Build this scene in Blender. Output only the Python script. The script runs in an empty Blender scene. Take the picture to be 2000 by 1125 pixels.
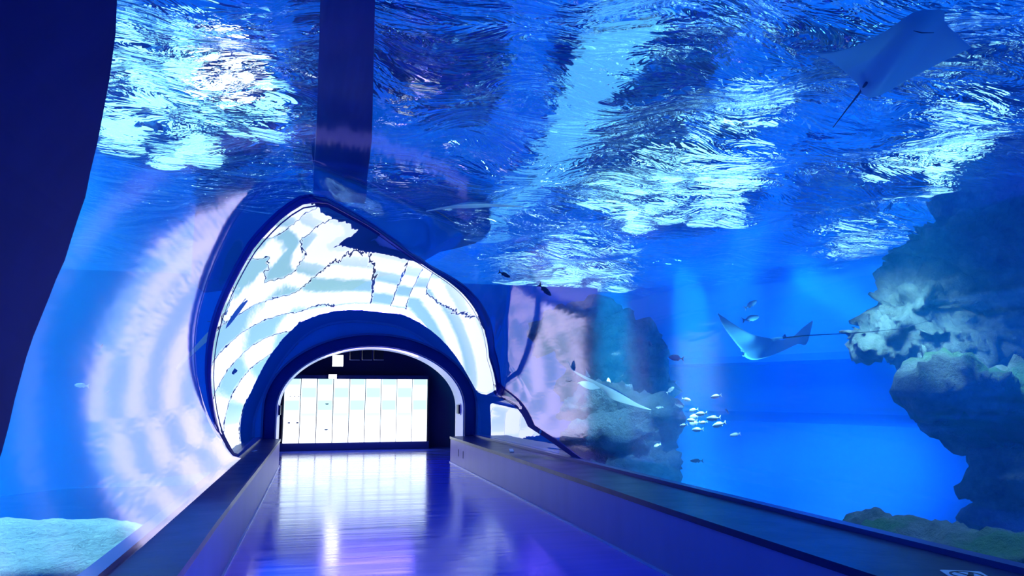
import bpy, bmesh, math, random
import numpy as np
from mathutils import Vector, Matrix, noise

C = bpy.context.scene.collection
S = bpy.context.scene
R = math.radians

# ------------------------------------------------------------------ camera
FPX, PITCH, YAW, CAMZ = 1450.0, 8.0, 14.0, 1.5
cd = bpy.data.cameras.new('camera')
cd.sensor_width = 36.0
cd.lens = 36.0 * FPX / 2000.0
cd.clip_start, cd.clip_end = 0.05, 200
cam = bpy.data.objects.new('camera', cd)
C.objects.link(cam)
cam.location = (0, 0, CAMZ)
cam.rotation_euler = (R(90 + PITCH), 0, R(-YAW))
S.camera = cam

# ------------------------------------------------------------------ world, exposure
S.view_settings.view_transform = 'Standard'
S.view_settings.look = 'None'
S.view_settings.gamma = 1.0
S.view_settings.exposure = 0.0
S.view_settings.use_curve_mapping = False
w = bpy.data.worlds.new('hall_glow')
S.world = w
w.use_nodes = True
w.node_tree.nodes['Background'].inputs['Color'].default_value = (0.004, 0.15, 1.0, 1)
w.node_tree.nodes['Background'].inputs['Strength'].default_value = 1.3
cy = S.cycles
cy.max_bounces = 8
cy.diffuse_bounces = 2
cy.glossy_bounces = 4
cy.transmission_bounces = 4
cy.volume_bounces = 2
cy.transparent_max_bounces = 16
cy.caustics_reflective = True
cy.caustics_refractive = True
cy.blur_glossy = 1.0
cy.sample_clamp_indirect = 4.0
cy.use_denoising = True
cy.use_adaptive_sampling = True
cy.adaptive_threshold = 0.03


def lamp(name, kind, loc, energy, col, target=None, size=0.2, angle=40, blend=0.6, size_y=None):
    d = bpy.data.lights.new(name, kind)
    d.energy = energy
    d.color = col
    if kind == 'SPOT':
        d.spot_size = R(angle)
        d.spot_blend = blend
        d.shadow_soft_size = size
    elif kind == 'AREA':
        d.shape = 'RECTANGLE'
        d.size = size
        d.size_y = size_y or size
    else:
        d.shadow_soft_size = size
    o = bpy.data.objects.new(name, d)
    C.objects.link(o)
    o.location = loc
    if target is not None:
        o.rotation_euler = (Vector(target) - Vector(loc)).to_track_quat('-Z', 'Y').to_euler()
    return o


# ------------------------------------------------------------------ measuring: pixel -> place
_th, _ps = R(PITCH), R(YAW)


def ray_dir(px, py):
    """direction with camera-axis depth 1"""
    r, u, f = (px - 1000) / FPX, (562.5 - py) / FPX, 1.0
    uw = u * math.cos(_th) + f * math.sin(_th)
    fw = f * math.cos(_th) - u * math.sin(_th)
    return Vector((r * math.cos(_ps) + fw * math.sin(_ps), -r * math.sin(_ps) + fw * math.cos(_ps), uw))


EYE = Vector((0, 0, CAMZ))


def at(px, py, d):
    return EYE + ray_dir(px, py) * d


def on_z(px, py, z):
    v = ray_dir(px, py)
    return EYE + v * ((z - CAMZ) / v.z)


def on_y(px, py, y):
    v = ray_dir(px, py)
    return EYE + v * (y / v.y)


def on_x(px, py, x):
    v = ray_dir(px, py)
    return EYE + v * (x / v.x)


# ------------------------------------------------------------------ helpers
def link(name, me, mat=None, parent=None, smooth=False):
    o = bpy.data.objects.new(name, me)
    C.objects.link(o)
    if mat is not None:
        for m in (mat if isinstance(mat, (list, tuple)) else [mat]):
            me.materials.append(m)
    if smooth:
        for p in me.polygons:
            p.use_smooth = True
    if parent is not None:
        o.parent = parent
        o.matrix_parent_inverse = Matrix.Translation(parent.location).inverted() if parent.rotation_euler[:] == (0, 0, 0) else parent.matrix_basis.inverted()
    return o


def obj(name, bm, mat=None, parent=None, smooth=False):
    me = bpy.data.meshes.new(name)
    bmesh.ops.recalc_face_normals(bm, faces=bm.faces)
    bm.to_mesh(me)
    bm.free()
    return link(name, me, mat, parent, smooth)


def pyobj(name, verts, faces, mat=None, parent=None, smooth=False, fix=True):
    me = bpy.data.meshes.new(name)
    me.from_pydata([tuple(v) for v in verts], [], faces)
    me.update()
    if fix:
        bm = bmesh.new()
        bm.from_mesh(me)
        bmesh.ops.recalc_face_normals(bm, faces=bm.faces)
        bm.to_mesh(me)
        bm.free()
    return link(name, me, mat, parent, smooth)


def tag(o, label=None, cat=None, group=None, kind=None):
    if label:
        o['label'] = label
    if cat:
        o['category'] = cat
    if group:
        o['group'] = group
    if kind:
        o['kind'] = kind
    return o


def thing(name, label, cat, loc=(0, 0, 0), group=None):
    o = bpy.data.objects.new(name, None)
    C.objects.link(o)
    o.location = loc
    return tag(o, label, cat, group)


def add_box(bm, lo, hi, bevel=0.0):
    vs = [bm.verts.new((x, y, z)) for x in (lo[0], hi[0]) for y in (lo[1], hi[1]) for z in (lo[2], hi[2])]
    fs = [(0, 1, 3, 2), (4, 6, 7, 5), (0, 4, 5, 1), (2, 3, 7, 6), (0, 2, 6, 4), (1, 5, 7, 3)]
    for f in fs:
        bm.faces.new([vs[i] for i in f])
    if bevel:
        bmesh.ops.bevel(bm, geom=list(bm.edges), offset=bevel, segments=2, affect='EDGES')


def box(name, lo, hi, mat, parent=None, bevel=0.0):
    bm = bmesh.new()
    add_box(bm, lo, hi, bevel)
    return obj(name, bm, mat, parent)


def sweep(name, sections, mat, parent=None, smooth=False, closed=True, caps=True):
    """sections: list of rings of points (same count), joined one to the next"""
    n = len(sections[0])
    vs = [p for s in sections for p in s]
    fs = []
    for i in range(len(sections) - 1):
        for j in range(n if closed else n - 1):
            k = (j + 1) % n
            fs.append((i * n + j, i * n + k, (i + 1) * n + k, (i + 1) * n + j))
    if caps and closed:
        fs.append(tuple(range(n)))
        fs.append(tuple((len(sections) - 1) * n + j for j in range(n)))
    return pyobj(name, vs, fs, mat, parent, smooth)


def tube_path(name, pts, radii, mat, parent=None, seg=8):
    secs = []
    for i, p in enumerate(pts):
        p = Vector(p)
        a = Vector(pts[max(i - 1, 0)])
        b = Vector(pts[min(i + 1, len(pts) - 1)])
        t = (b - a).normalized()
        u = t.cross(Vector((0.13, 0.2, 0.97))).normalized()
        v = t.cross(u)
        r = radii[i] if isinstance(radii, (list, tuple)) else radii
        secs.append([p + (u * math.cos(k * 2 * math.pi / seg) + v * math.sin(k * 2 * math.pi / seg)) * r for k in range(seg)])
    return sweep(name, secs, mat, parent, smooth=True)


# ------------------------------------------------------------------ materials
def mat(name):
    m = bpy.data.materials.new(name)
    m.use_nodes = True
    nt = m.node_tree
    nt.nodes.clear()
    out = nt.nodes.new('ShaderNodeOutputMaterial')
    return m, nt, out


def N(nt, t, **kw):
    n = nt.nodes.new(t)
    for k, v in kw.items():
        if k in n.inputs.keys():
            n.inputs[k].default_value = v
        else:
            setattr(n, k, v)
    return n


def coords(nt, scale=(1, 1, 1)):
    tc = N(nt, 'ShaderNodeTexCoord')
    mp = N(nt, 'ShaderNodeMapping')
    mp.inputs['Scale'].default_value = scale
    nt.links.new(tc.outputs['Object'], mp.inputs['Vector'])
    return mp.outputs['Vector']


def rgba(c):
    return (c[0], c[1], c[2], 1.0)


def pbr(name, col, rough=0.5, metal=0.0, spec=0.5, col2=None, nscale=4.0, bump=0.0, bscale=None, stretch=(1, 1, 1), rough2=None, detail=4):
    m, nt, out = mat(name)
    b = N(nt, 'ShaderNodeBsdfPrincipled')
    b.inputs['Base Color'].default_value = rgba(col)
    b.inputs['Roughness'].default_value = rough
    b.inputs['Metallic'].default_value = metal
    b.inputs['Specular IOR Level'].default_value = spec
    v = coords(nt, stretch)
    no = N(nt, 'ShaderNodeTexNoise', Scale=nscale, Detail=detail)
    nt.links.new(v, no.inputs['Vector'])
    if col2 is not None:
        r = N(nt, 'ShaderNodeMapRange')
        r.inputs['From Min'].default_value, r.inputs['From Max'].default_value = 0.35, 0.65
        nt.links.new(no.outputs['Fac'], r.inputs['Value'])
        mx = N(nt, 'ShaderNodeMix', data_type='RGBA')
        mx.inputs['A'].default_value = rgba(col)
        mx.inputs['B'].default_value = rgba(col2)
        nt.links.new(r.outputs['Result'], mx.inputs['Factor'])
        nt.links.new(mx.outputs['Result'], b.inputs['Base Color'])
    if rough2 is not None:
        r = N(nt, 'ShaderNodeMapRange')
        r.inputs['From Min'].default_value, r.inputs['From Max'].default_value = 0.35, 0.65
        r.inputs['To Min'].default_value, r.inputs['To Max'].default_value = rough, rough2
        nt.links.new(no.outputs['Fac'], r.inputs['Value'])
        nt.links.new(r.outputs['Result'], b.inputs['Roughness'])
    if bump:
        n2 = N(nt, 'ShaderNodeTexNoise', Scale=bscale or nscale * 3, Detail=3.0)
        nt.links.new(v, n2.inputs['Vector'])
        bp = N(nt, 'ShaderNodeBump', Strength=bump, Distance=0.02)
        nt.links.new(n2.outputs['Fac'], bp.inputs['Height'])
        nt.links.new(bp.outputs['Normal'], b.inputs['Normal'])
    nt.links.new(b.outputs[0], out.inputs['Surface'])
    return m


def emit(name, col, strength):
    m, nt, out = mat(name)
    e = N(nt, 'ShaderNodeEmission', Strength=strength)
    e.inputs['Color'].default_value = rgba(col)
    nt.links.new(e.outputs[0], out.inputs['Surface'])
    return m


def acrylic(name, ior, rough, tint, wave, stretch):
    m, nt, out = mat(name)
    tr = N(nt, 'ShaderNodeBsdfTransparent')
    gl = N(nt, 'ShaderNodeBsdfGlossy', Roughness=rough)
    gl.inputs['Color'].default_value = rgba(tint)
    fr = N(nt, 'ShaderNodeFresnel')
    ge = N(nt, 'ShaderNodeNewGeometry')                     # a thin sheet: the same from both sides
    k = N(nt, 'ShaderNodeMath', operation='MULTIPLY_ADD')
    k.inputs[1].default_value, k.inputs[2].default_value = -2.0, 1.0
    nt.links.new(ge.outputs['Backfacing'], k.inputs[0])
    pw = N(nt, 'ShaderNodeMath', operation='POWER')
    pw.inputs[0].default_value = ior
    nt.links.new(k.outputs[0], pw.inputs[1])
    nt.links.new(pw.outputs[0], fr.inputs['IOR'])
    v = coords(nt, stretch)
    no = N(nt, 'ShaderNodeTexNoise', Scale=3.0, Detail=3.0)
    nt.links.new(v, no.inputs['Vector'])
    bp = N(nt, 'ShaderNodeBump', Strength=1.0, Distance=wave)
    nt.links.new(no.outputs['Fac'], bp.inputs['Height'])
    nt.links.new(bp.outputs['Normal'], gl.inputs['Normal'])
    mx = N(nt, 'ShaderNodeMixShader')
    nt.links.new(fr.outputs[0], mx.inputs[0])
    nt.links.new(tr.outputs[0], mx.inputs[1])
    nt.links.new(gl.outputs[0], mx.inputs[2])
    nt.links.new(mx.outputs[0], out.inputs['Surface'])
    return m


M = {}
M['floor'] = pbr('floor_paint', (0.05, 0.10, 0.95), 0.12, spec=0.6, col2=(0.065, 0.11, 0.98), nscale=1.2, bump=0.06, bscale=2.0, stretch=(0.5, 6, 1), rough2=0.2)
M['panel'] = pbr('ledge_panel', (0.36, 0.24, 0.50), 0.4, col2=(0.39, 0.26, 0.54), nscale=3, stretch=(1, 1, 0.3))
M['slab'] = pbr('ledge_slab', (0.012, 0.02, 0.09), 0.35, spec=0.25, col2=(0.016, 0.025, 0.11), nscale=3, bump=0.08, bscale=9, rough2=0.3)
M['kerb'] = pbr('kerb_metal', (0.06, 0.08, 0.30), 0.3, metal=0.3)
M['skirt'] = pbr('skirting_strip', (0.5, 0.5, 0.8), 0.3)
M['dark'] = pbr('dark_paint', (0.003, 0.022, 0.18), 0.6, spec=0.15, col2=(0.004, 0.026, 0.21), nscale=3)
M['darker'] = pbr('black_paint', (0.008, 0.009, 0.03), 0.6)
M['rubber'] = pbr('seam_rubber', (0.008, 0.03, 0.25), 0.8, spec=0.1)
M['lining'] = pbr('arch_lining', (0.62, 0.6, 0.9), 0.35)
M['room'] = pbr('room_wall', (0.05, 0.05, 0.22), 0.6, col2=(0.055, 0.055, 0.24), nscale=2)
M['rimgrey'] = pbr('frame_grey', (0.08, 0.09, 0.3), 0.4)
M['white'] = pbr('white_plastic', (0.8, 0.8, 0.85), 0.35)
M['ink'] = pbr('sign_ink', (0.03, 0.02, 0.06), 0.5)
M['acr_far'] = acrylic('clear_acrylic', 2.5, 0.0, (0.95, 0.97, 1.0), 0.0018, (1.5, 0.25, 1.5))
M['acr_near'] = acrylic('clouded_acrylic', 1.85, 0.075, (0.80, 0.68, 1.0), 0.004, (1.2, 0.2, 1.2))
M['tank'] = pbr('tank_wall_paint', (0.04, 0.22, 0.62), 0.8, col2=(0.05, 0.26, 0.7), nscale=0.5)
M['sand'] = pbr('tank_sand', (0.45, 0.6, 0.65), 0.85, col2=(0.32, 0.5, 0.6), nscale=1.5, bump=0.4, bscale=6)


def rock_mat(name, a, b, top=None):
    m, nt, out = mat(name)
    p = N(nt, 'ShaderNodeBsdfPrincipled', Roughness=0.85)
    v = coords(nt)
    n1 = N(nt, 'ShaderNodeTexNoise', Scale=2.2, Detail=8.0, Roughness=0.65)
    nt.links.new(v, n1.inputs['Vector'])
    rp = N(nt, 'ShaderNodeMapRange')
    rp.inputs['From Min'].default_value, rp.inputs['From Max'].default_value = 0.38, 0.62
    nt.links.new(n1.outputs['Fac'], rp.inputs['Value'])
    mx = N(nt, 'ShaderNodeMix', data_type='RGBA')
    mx.inputs['A'].default_value, mx.inputs['B'].default_value = rgba(a), rgba(b)
    nt.links.new(rp.outputs['Result'], mx.inputs['Factor'])
    col = mx.outputs['Result']
    if top is not None:                                     # algae grows in patches
        n3 = N(nt, 'ShaderNodeTexNoise', Scale=1.6, Detail=5.0)
        nt.links.new(v, n3.inputs['Vector'])
        r3 = N(nt, 'ShaderNodeMapRange')
        r3.inputs['From Min'].default_value, r3.inputs['From Max'].default_value = 0.46, 0.6
        nt.links.new(n3.outputs['Fac'], r3.inputs['Value'])
        m2 = N(nt, 'ShaderNodeMix', data_type='RGBA')
        m2.inputs['B'].default_value = rgba(top)
        nt.links.new(r3.outputs['Result'], m2.inputs['Factor'])
        nt.links.new(col, m2.inputs['A'])
        col = m2.outputs['Result']
    nt.links.new(col, p.inputs['Base Color'])
    n2 = N(nt, 'ShaderNodeTexNoise', Scale=7.0, Detail=8.0, Roughness=0.7)
    nt.links.new(v, n2.inputs['Vector'])
    bp = N(nt, 'ShaderNodeBump', Strength=1.0, Distance=0.18)
    nt.links.new(n2.outputs['Fac'], bp.inputs['Height'])
    nt.links.new(bp.outputs['Normal'], p.inputs['Normal'])
    nt.links.new(p.outputs[0], out.inputs['Surface'])
    return m


M['rock'] = rock_mat('grey_rock', (0.38, 0.52, 0.5), (0.13, 0.2, 0.2))
M['rock_green'] = rock_mat('algae_rock', (0.4, 0.55, 0.55), (0.16, 0.24, 0.22), (0.14, 0.4, 0.2))
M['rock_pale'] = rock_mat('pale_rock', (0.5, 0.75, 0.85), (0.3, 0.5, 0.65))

# ------------------------------------------------------------------ tunnel dimensions
CX, RAD, SPR = 1.10, 2.50, 0.55            # tunnel axis, radius, springing height
Y0, YEND, YLED = -5.0, 16.4, 20.3


def arc(r, n=40, a0=0.0, a1=180.0, spr=SPR, cx=CX):
    return [(cx + r * math.cos(R(a0 + (a1 - a0) * i / n)), spr + r * math.sin(R(a0 + (a1 - a0) * i / n))) for i in range(n + 1)]


def interp(x, pts):
    pts = sorted(pts)
    return float(np.interp(x, [p[0] for p in pts], [p[1] for p in pts]))


def wall_l(y):
    return -1.32 + 0.012 * (15 - y)


def wall_r(y):
    return 3.28 + 0.42 * ((16.8 - y) / 13.4)


TALL, POW = 2.95, 3.0
ZB, BELLY, BLOW, FARB = 1.5, 1.03, 2.4, 0.7


def on_tube(ang, y, dr=0.0):
    """half-round section beyond the joint, taller straight-sided section on the camera's side of it"""
    c, r = (wall_l(y) + wall_r(y)) / 2, (wall_r(y) - wall_l(y)) / 2
    t = min(1.0, max(0.0, (seam_y(ang) - y) / 0.5))
    t = t * t * (3 - 2 * t)
    k = min(1.0, max(0.0, (ang - 85.0) / 40.0))
    k = FARB * k * k * (3 - 2 * k) * (1 - 0.75 * min(1.0, max(0.0, (y - 7.5) / 9.0)))
    m = min(1.0, max(0.0, (ang - 3.0) / 22.0))
    k = max(k, 0.65 * (1 - m * m * (3 - 2 * m)))
    t = k + (1 - k) * t
    e = 2.0 / (2.0 + (POW - 2.0) * t)
    h = r + (TALL - r) * t
    ca, sa = math.cos(R(ang)), max(0.0, math.sin(R(ang)))
    if ang <= 90:
        return Vector((c + (r + dr) * math.copysign(abs(ca) ** e, ca), y, SPR + (h + dr) * sa ** e))
    # left side: the tall section bellies out at eye height
    psi = R(90 + (ang - 90) * (90 + math.degrees(math.asin((ZB - SPR) / BLOW))) / 90)
    bx, bz = (BELLY * r + dr) * math.cos(psi), ZB + ((SPR + TALL - ZB if psi < math.pi else BLOW) + dr) * math.sin(psi)
    return Vector((c + (r + dr) * ca * (1 - t) + bx * t, y, (SPR + (r + dr) * sa) * (1 - t) + bz * t))


SEAM = [(180.0, 12.2), (178.1, 11.34), (170.4, 10.18), (164.1, 9.47), (156.3, 8.69), (148.2, 7.95), (142.9, 7.5), (135.8, 6.88), (129.4, 6.27), (122.9, 5.92), (119.3, 5.79), (116.0, 6.01), (112.3, 6.51), (102.9, 7.58), (96.8, 8.17), (75.0, 9.83), (66.5, 10.53), (56.2, 11.47), (41.3, 12.99), (22.6, 14.01), (3.3, 12.28), (0.5, 10.23), (0.0, 10.0)]
RIB = [(180.0, 2.7800000000000002), (171.5, 3.08), (166.6, 3.4), (163.6, 3.51), (160.2, 3.58), (152.9, 3.67), (147.6, 3.65), (142.2, 3.47), (137.9, 3.19), (135.3, 2.98), (133.4, 2.8), (131.8, 2.62), (130.8, 2.48), (129.6, 2.3), (128.2, 2.06), (126.4, 1.75), (121, 1.2), (112, 0.4), (100, -0.4), (80, -1.2), (40, -2.4), (0, -4.0)]
ANG = [i * 2.0 for i in range(91)]


def seam_y(a):
    return interp(a, SEAM)


def rib_y(a):
    return interp(a, RIB)



# ------------------------------------------------------------------ water (the volume between tank walls and tunnel)
def water():
    lo, hi = (-12, -6.5, -1.2), (24, 24, 4.0)
    bm = bmesh.new()
    add_box(bm, lo, hi)
    rings = []
    for y in [-4.9, -3, -1, 0.5, 1.5, 2.5, 3.5, 4, 4.5, 5, 5.5, 6, 6.5, 7, 7.5, 8, 8.5, 9, 9.5, 10, 10.5, 11, 11.5, 12, 12.5, 13, 13.5, 14, 14.5, 15.5, 16.4, 23.9]:
        pr = [on_tube(a, y, 0.03) for a in range(0, 181, 5)]
        pr += [Vector((pr[-1].x, y, -0.25)), Vector((pr[0].x, y, -0.25))]
        rings.append([bm.verts.new(p) for p in pr])
    n = len(rings[0])
    for a, b in zip(rings[:-1], rings[1:]):
        for i in range(n):
            j = (i + 1) % n
            bm.faces.new((a[i], a[j], b[j], b[i]))
    bm.faces.new(rings[0])
    bm.faces.new(rings[-1])
    me = bpy.data.meshes.new('water')
    bm.normal_update()
    # outer shell faces out, cavity shell faces into the cavity
    bmesh.ops.recalc_face_normals(bm, faces=list(bm.faces)[6:])
    mid = Vector(((lo[0] + hi[0]) / 2, (lo[1] + hi[1]) / 2, (lo[2] + hi[2]) / 2))
    axis = Vector((CX, 8, 1.0))
    for k, f in enumerate(bm.faces):
        c = f.calc_center_median()
        if k < 6:
            if f.normal.dot(c - mid) < 0:
                f.normal_flip()
        else:
            f.normal_flip()
    bm.to_mesh(me)
    bm.free()
    m, nt, out = mat('tank_water')
    sc = N(nt, 'ShaderNodeVolumeScatter', Density=0.07, Anisotropy=0.2)
    sc.inputs['Color'].default_value = (0.02, 0.42, 1.0, 1)
    ab = N(nt, 'ShaderNodeVolumeAbsorption', Density=0.03)
    ab.inputs['Color'].default_value = (0.0, 0.55, 0.97, 1)
    ad = N(nt, 'ShaderNodeAddShader')
    nt.links.new(sc.outputs[0], ad.inputs[0])
    nt.links.new(ab.outputs[0], ad.inputs[1])
    nt.links.new(ad.outputs[0], out.inputs['Volume'])
    o = link('water', me, m)
    tag(o, 'blue hazy water filling the tank around the tunnel', 'water', kind='stuff')


water()


def water_surface():
    nx, ny = 260, 280
    xs = np.linspace(-11.9, 23.9, nx)
    ys = np.linspace(-6.4, 23.9, ny)
    X, Y = np.meshgrid(xs, ys)
    Z = np.full_like(X, 4.05)
    rng = np.random.default_rng(3)
    for k in range(26):
        lam = rng.uniform(0.7, 2.6)
        th = rng.normal(0.6, 0.7)
        amp = 0.009 * lam
        Z += amp * np.sin((X * np.cos(th) + Y * np.sin(th)) * 2 * np.pi / lam + rng.uniform(0, 6.28))
    vs = np.stack([X.ravel(), Y.ravel(), Z.ravel()], 1)
    idx = np.arange(nx * ny).reshape(ny, nx)
    fs = np.stack([idx[:-1, :-1].ravel(), idx[1:, :-1].ravel(), idx[1:, 1:].ravel(), idx[:-1, 1:].ravel()], 1)
    me = bpy.data.meshes.new('water_surface')
    me.from_pydata(vs.tolist(), [], fs.tolist())
    m, nt, out = mat('rippled_surface')
    v = coords(nt, (1, 1, 1))
    n1 = N(nt, 'ShaderNodeTexNoise', Scale=2.2, Detail=4.0, Roughness=0.55, Distortion=0.8)
    mp = N(nt, 'ShaderNodeMapping')
    mp.inputs['Rotation'].default_value = (0, 0, R(35))
    mp.inputs['Scale'].default_value = (0.7, 1.7, 1)
    nt.links.new(v, mp.inputs['Vector'])
    nt.links.new(mp.outputs[0], n1.inputs['Vector'])
    bp = N(nt, 'ShaderNodeBump', Strength=1.0, Distance=0.42)
    nt.links.new(n1.outputs['Fac'], bp.inputs['Height'])
    gl = N(nt, 'ShaderNodeBsdfGlossy', Roughness=0.02)
    gl.inputs['Color'].default_value = (0.85, 0.92, 1, 1)
    rf = N(nt, 'ShaderNodeBsdfRefraction', IOR=1.06, Roughness=0.0)
    rf.inputs['Color'].default_value = (0.85, 0.95, 1, 1)
    nt.links.new(bp.outputs[0], gl.inputs['Normal'])
    nt.links.new(bp.outputs[0], rf.inputs['Normal'])
    mx = N(nt, 'ShaderNodeMixShader')
    mx.inputs[0].default_value = 0.5
    nt.links.new(rf.outputs[0], mx.inputs[1])
    nt.links.new(gl.outputs[0], mx.inputs[2])
    nt.links.new(mx.outputs[0], out.inputs['Surface'])
    o = link('water_surface', me, m, smooth=True)
    tag(o, 'rippling underside of the water surface overhead with bright flakes', 'water', kind='stuff')


water_surface()

# ------------------------------------------------------------------ tunnel structure
def shell(name, fa, fb, material, ny=48, smooth=True, dr=0.0):
    vs, fs = [], []
    for a in ANG:
        ya, yb = fa(a), fb(a)
        for j in range(ny + 1):
            f = j / ny
            vs.append(on_tube(a, ya + (yb - ya) * (1 - (1 - f) ** 2), dr))
    n = ny + 1
    for i in range(len(ANG) - 1):
        for j in range(ny):
            fs.append((i * n + j, (i + 1) * n + j, (i + 1) * n + j + 1, i * n + j + 1))
    return pyobj(name, vs, fs, material, None, smooth)


tag(shell('window_1', seam_y, lambda a: YEND, M['acr_far']), kind='structure')
tag(shell('window_2', rib_y, seam_y, M['acr_near']), kind='structure')

# rubber seam strip between the two acrylic shells
secs = []
for a in ANG:
    y = seam_y(a)
    hw = 0.06 + 0.12 * abs(math.cos(R(a)))
    secs.append([on_tube(a, y - hw, -0.004), on_tube(a, y + hw, -0.004), on_tube(a, y + hw, 0.02), on_tube(a, y - hw, 0.02)])
t = sweep('seam_strip', secs, M['rubber'])
tag(t, 'dark rubber joint strip curving over the tunnel between its clear panels', 'seam')

# opaque dark wall section of the tunnel, before the acrylic begins
secs = []
for a in ANG:
    y = rib_y(a)
    secs.append([on_tube(a, y, 0.0), on_tube(a, y, 0.3), on_tube(a, -5.2, 0.3), on_tube(a, -5.2, 0.0)])
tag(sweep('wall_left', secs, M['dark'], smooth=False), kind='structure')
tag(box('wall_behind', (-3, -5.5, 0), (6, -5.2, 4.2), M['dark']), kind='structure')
tag(box('floor', (-1.0, -5.2, -0.2), (3.1, YEND, 0.0), M['floor']), kind='structure')
tag(box('floor_room', (-2.2, YEND, -0.2), (4.4, 21.4, 0.0), M['floor']), kind='structure')


def ledge(name, label, inner, outer, sgn):
    """sgn +1: right-hand ledge (outer x larger)"""
    root = thing(name, label, 'ledge', (inner(8.0), 8.0, 0))
    ys = [16.3, 15, 13, 11, 9, 7.5, 6, 5, 4, 3, 2, 0, -2, -5.1]
    H = SPR
    sec = [[(inner(y), y, 0.0), (inner(y), y, H - 0.05), (inner(y) + sgn * 0.04, y, H - 0.05), (inner(y) + sgn * 0.04, y, 0.0)] for y in ys]
    sweep('side_panel', sec, M['panel'], root)
    sec = [[(inner(y) - sgn * 0.015, y, H - 0.05), (inner(y) - sgn * 0.015, y, H), (outer(y) - sgn * 0.11, y, H), (outer(y) - sgn * 0.11, y, H - 0.05)] for y in ys]
    sweep('top_slab', sec, M['slab'], root)
    sec = [[(inner(y) + sgn * 0.045, y, 0.002), (inner(y) + sgn * 0.045, y, H - 0.055), (outer(y) + sgn * 0.02, y, H - 0.055), (outer(y) + sgn * 0.02, y, -1.0), (inner(y) + sgn * 0.5, y, -1.0)] for y in ys]
    sweep('base', sec, M['dark'], root)
    sec = [[(outer(y) - sgn * 0.11, y, H - 0.05), (outer(y) - sgn * 0.11, y, H + 0.035), (outer(y) - sgn * 0.01, y, H + 0.035), (outer(y) - sgn * 0.01, y, H - 0.05)] for y in ys]
    sweep('kerb', sec, M['kerb'], root)
    sec = [[(inner(y) - sgn * 0.02, y, 0.0), (inner(y) - sgn * 0.02, y, 0.02), (inner(y), y, 0.02), (inner(y), y, 0.0)] for y in ys]
    sweep('skirting', sec, M['skirt'], root)
    return root


in_l = lambda y: interp(y, [(-5, -0.70), (4.4, -0.73), (6.4, -0.77), (11, -0.81), (17, -0.88)])
in_r = lambda y: interp(y, [(-5, 3.0), (4.4, 2.83), (6, 2.80), (9, 2.775), (11, 2.755), (16.5, 2.68)])
ledge('ledge', 'long dark ledge with lavender side panel along the left glass wall', in_l, wall_l, -1)
rl = ledge('ledge', 'long dark ledge with violet side panel along the right glass wall, curving nearer', in_r, wall_r, 1)
# two upright slots in the far end of the right panel
for y in (15.35, 14.85):
    x = in_r(y)
    box('slot', (x - 0.006, y - 0.012, 0.2), (x + 0.006, y + 0.012, 0.34), M['ink'], rl)

# ------------------------------------------------------------------ arched portal and the room behind it
ACX, AA, AB, ASP = 1.01, 1.99, 1.34, 1.15


def arch_pts(da=0.0, n=48, base=0.0):
    p = [(ACX + (AA + da), base)]
    p += [(ACX + (AA + da) * math.cos(math.pi * i / n), ASP + (AB + da) * math.sin(math.pi * i / n)) for i in range(n + 1)]
    p += [(ACX - (AA + da), base)]
    return p


def arch_band(name, d0, d1, y0, y1, material, parent):
    a, b = arch_pts(d0), arch_pts(d1)
    secs = [[(a[i][0], y0, a[i][1]), (b[i][0], y0, b[i][1]), (b[i][0], y1, b[i][1]), (a[i][0], y1, a[i][1])] for i in range(len(a))]
    return sweep(name, secs, material, parent)


por = thing('arch_portal', 'dark arched doorway frame at the far end of the tunnel', 'arch', (ACX, YEND, 0))
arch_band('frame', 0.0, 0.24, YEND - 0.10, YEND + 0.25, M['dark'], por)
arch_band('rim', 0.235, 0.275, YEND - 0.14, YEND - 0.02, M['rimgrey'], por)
arch_band('lining', -0.02, 0.05, YEND + 0.02, YEND + 1.05, M['lining'], por)
# end wall around the portal (seen through and in the acrylic)
a = arch_pts(0.2)
outer_pts = []
for (x, z) in a:
    dx, dz = x - ACX, z - 0.9
    k = 12.0
    outer_pts.append((ACX + dx * k, max(-1.0, 0.9 + dz * k)))
vs = [(x, YEND + 0.06, z) for x, z in a] + [(max(-11.5, min(6.2, x)), YEND + 0.06, min(3.95, z)) for x, z in outer_pts]
vs += [(x, YEND + 0.24, z) for _, x, z in [(0, v[0], v[2]) for v in vs]]
n = len(a)
fs = []
for i in range(n - 1):
    fs.append((i, i + 1, n + i + 1, n + i))
    fs.append((2 * n + i, 3 * n + i, 3 * n + i + 1, 2 * n + i + 1))
    fs.append((n + i, n + i + 1, 3 * n + i + 1, 3 * n + i))
    fs.append((i, 2 * n + i, 2 * n + i + 1, i + 1))
tag(pyobj('wall_end', vs, fs, M['tank']), kind='structure')

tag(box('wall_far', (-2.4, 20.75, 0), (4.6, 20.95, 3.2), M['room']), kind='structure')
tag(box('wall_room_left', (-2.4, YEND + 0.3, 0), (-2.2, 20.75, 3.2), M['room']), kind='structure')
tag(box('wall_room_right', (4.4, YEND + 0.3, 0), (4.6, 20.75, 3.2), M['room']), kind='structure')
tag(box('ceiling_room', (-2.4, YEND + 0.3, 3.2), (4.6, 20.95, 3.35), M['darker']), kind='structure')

# LED wall
led = thing('led_wall', 'bright white and pale cyan chequered screen wall beyond the arch', 'screen', (0.85, YLED, 0))


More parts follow.
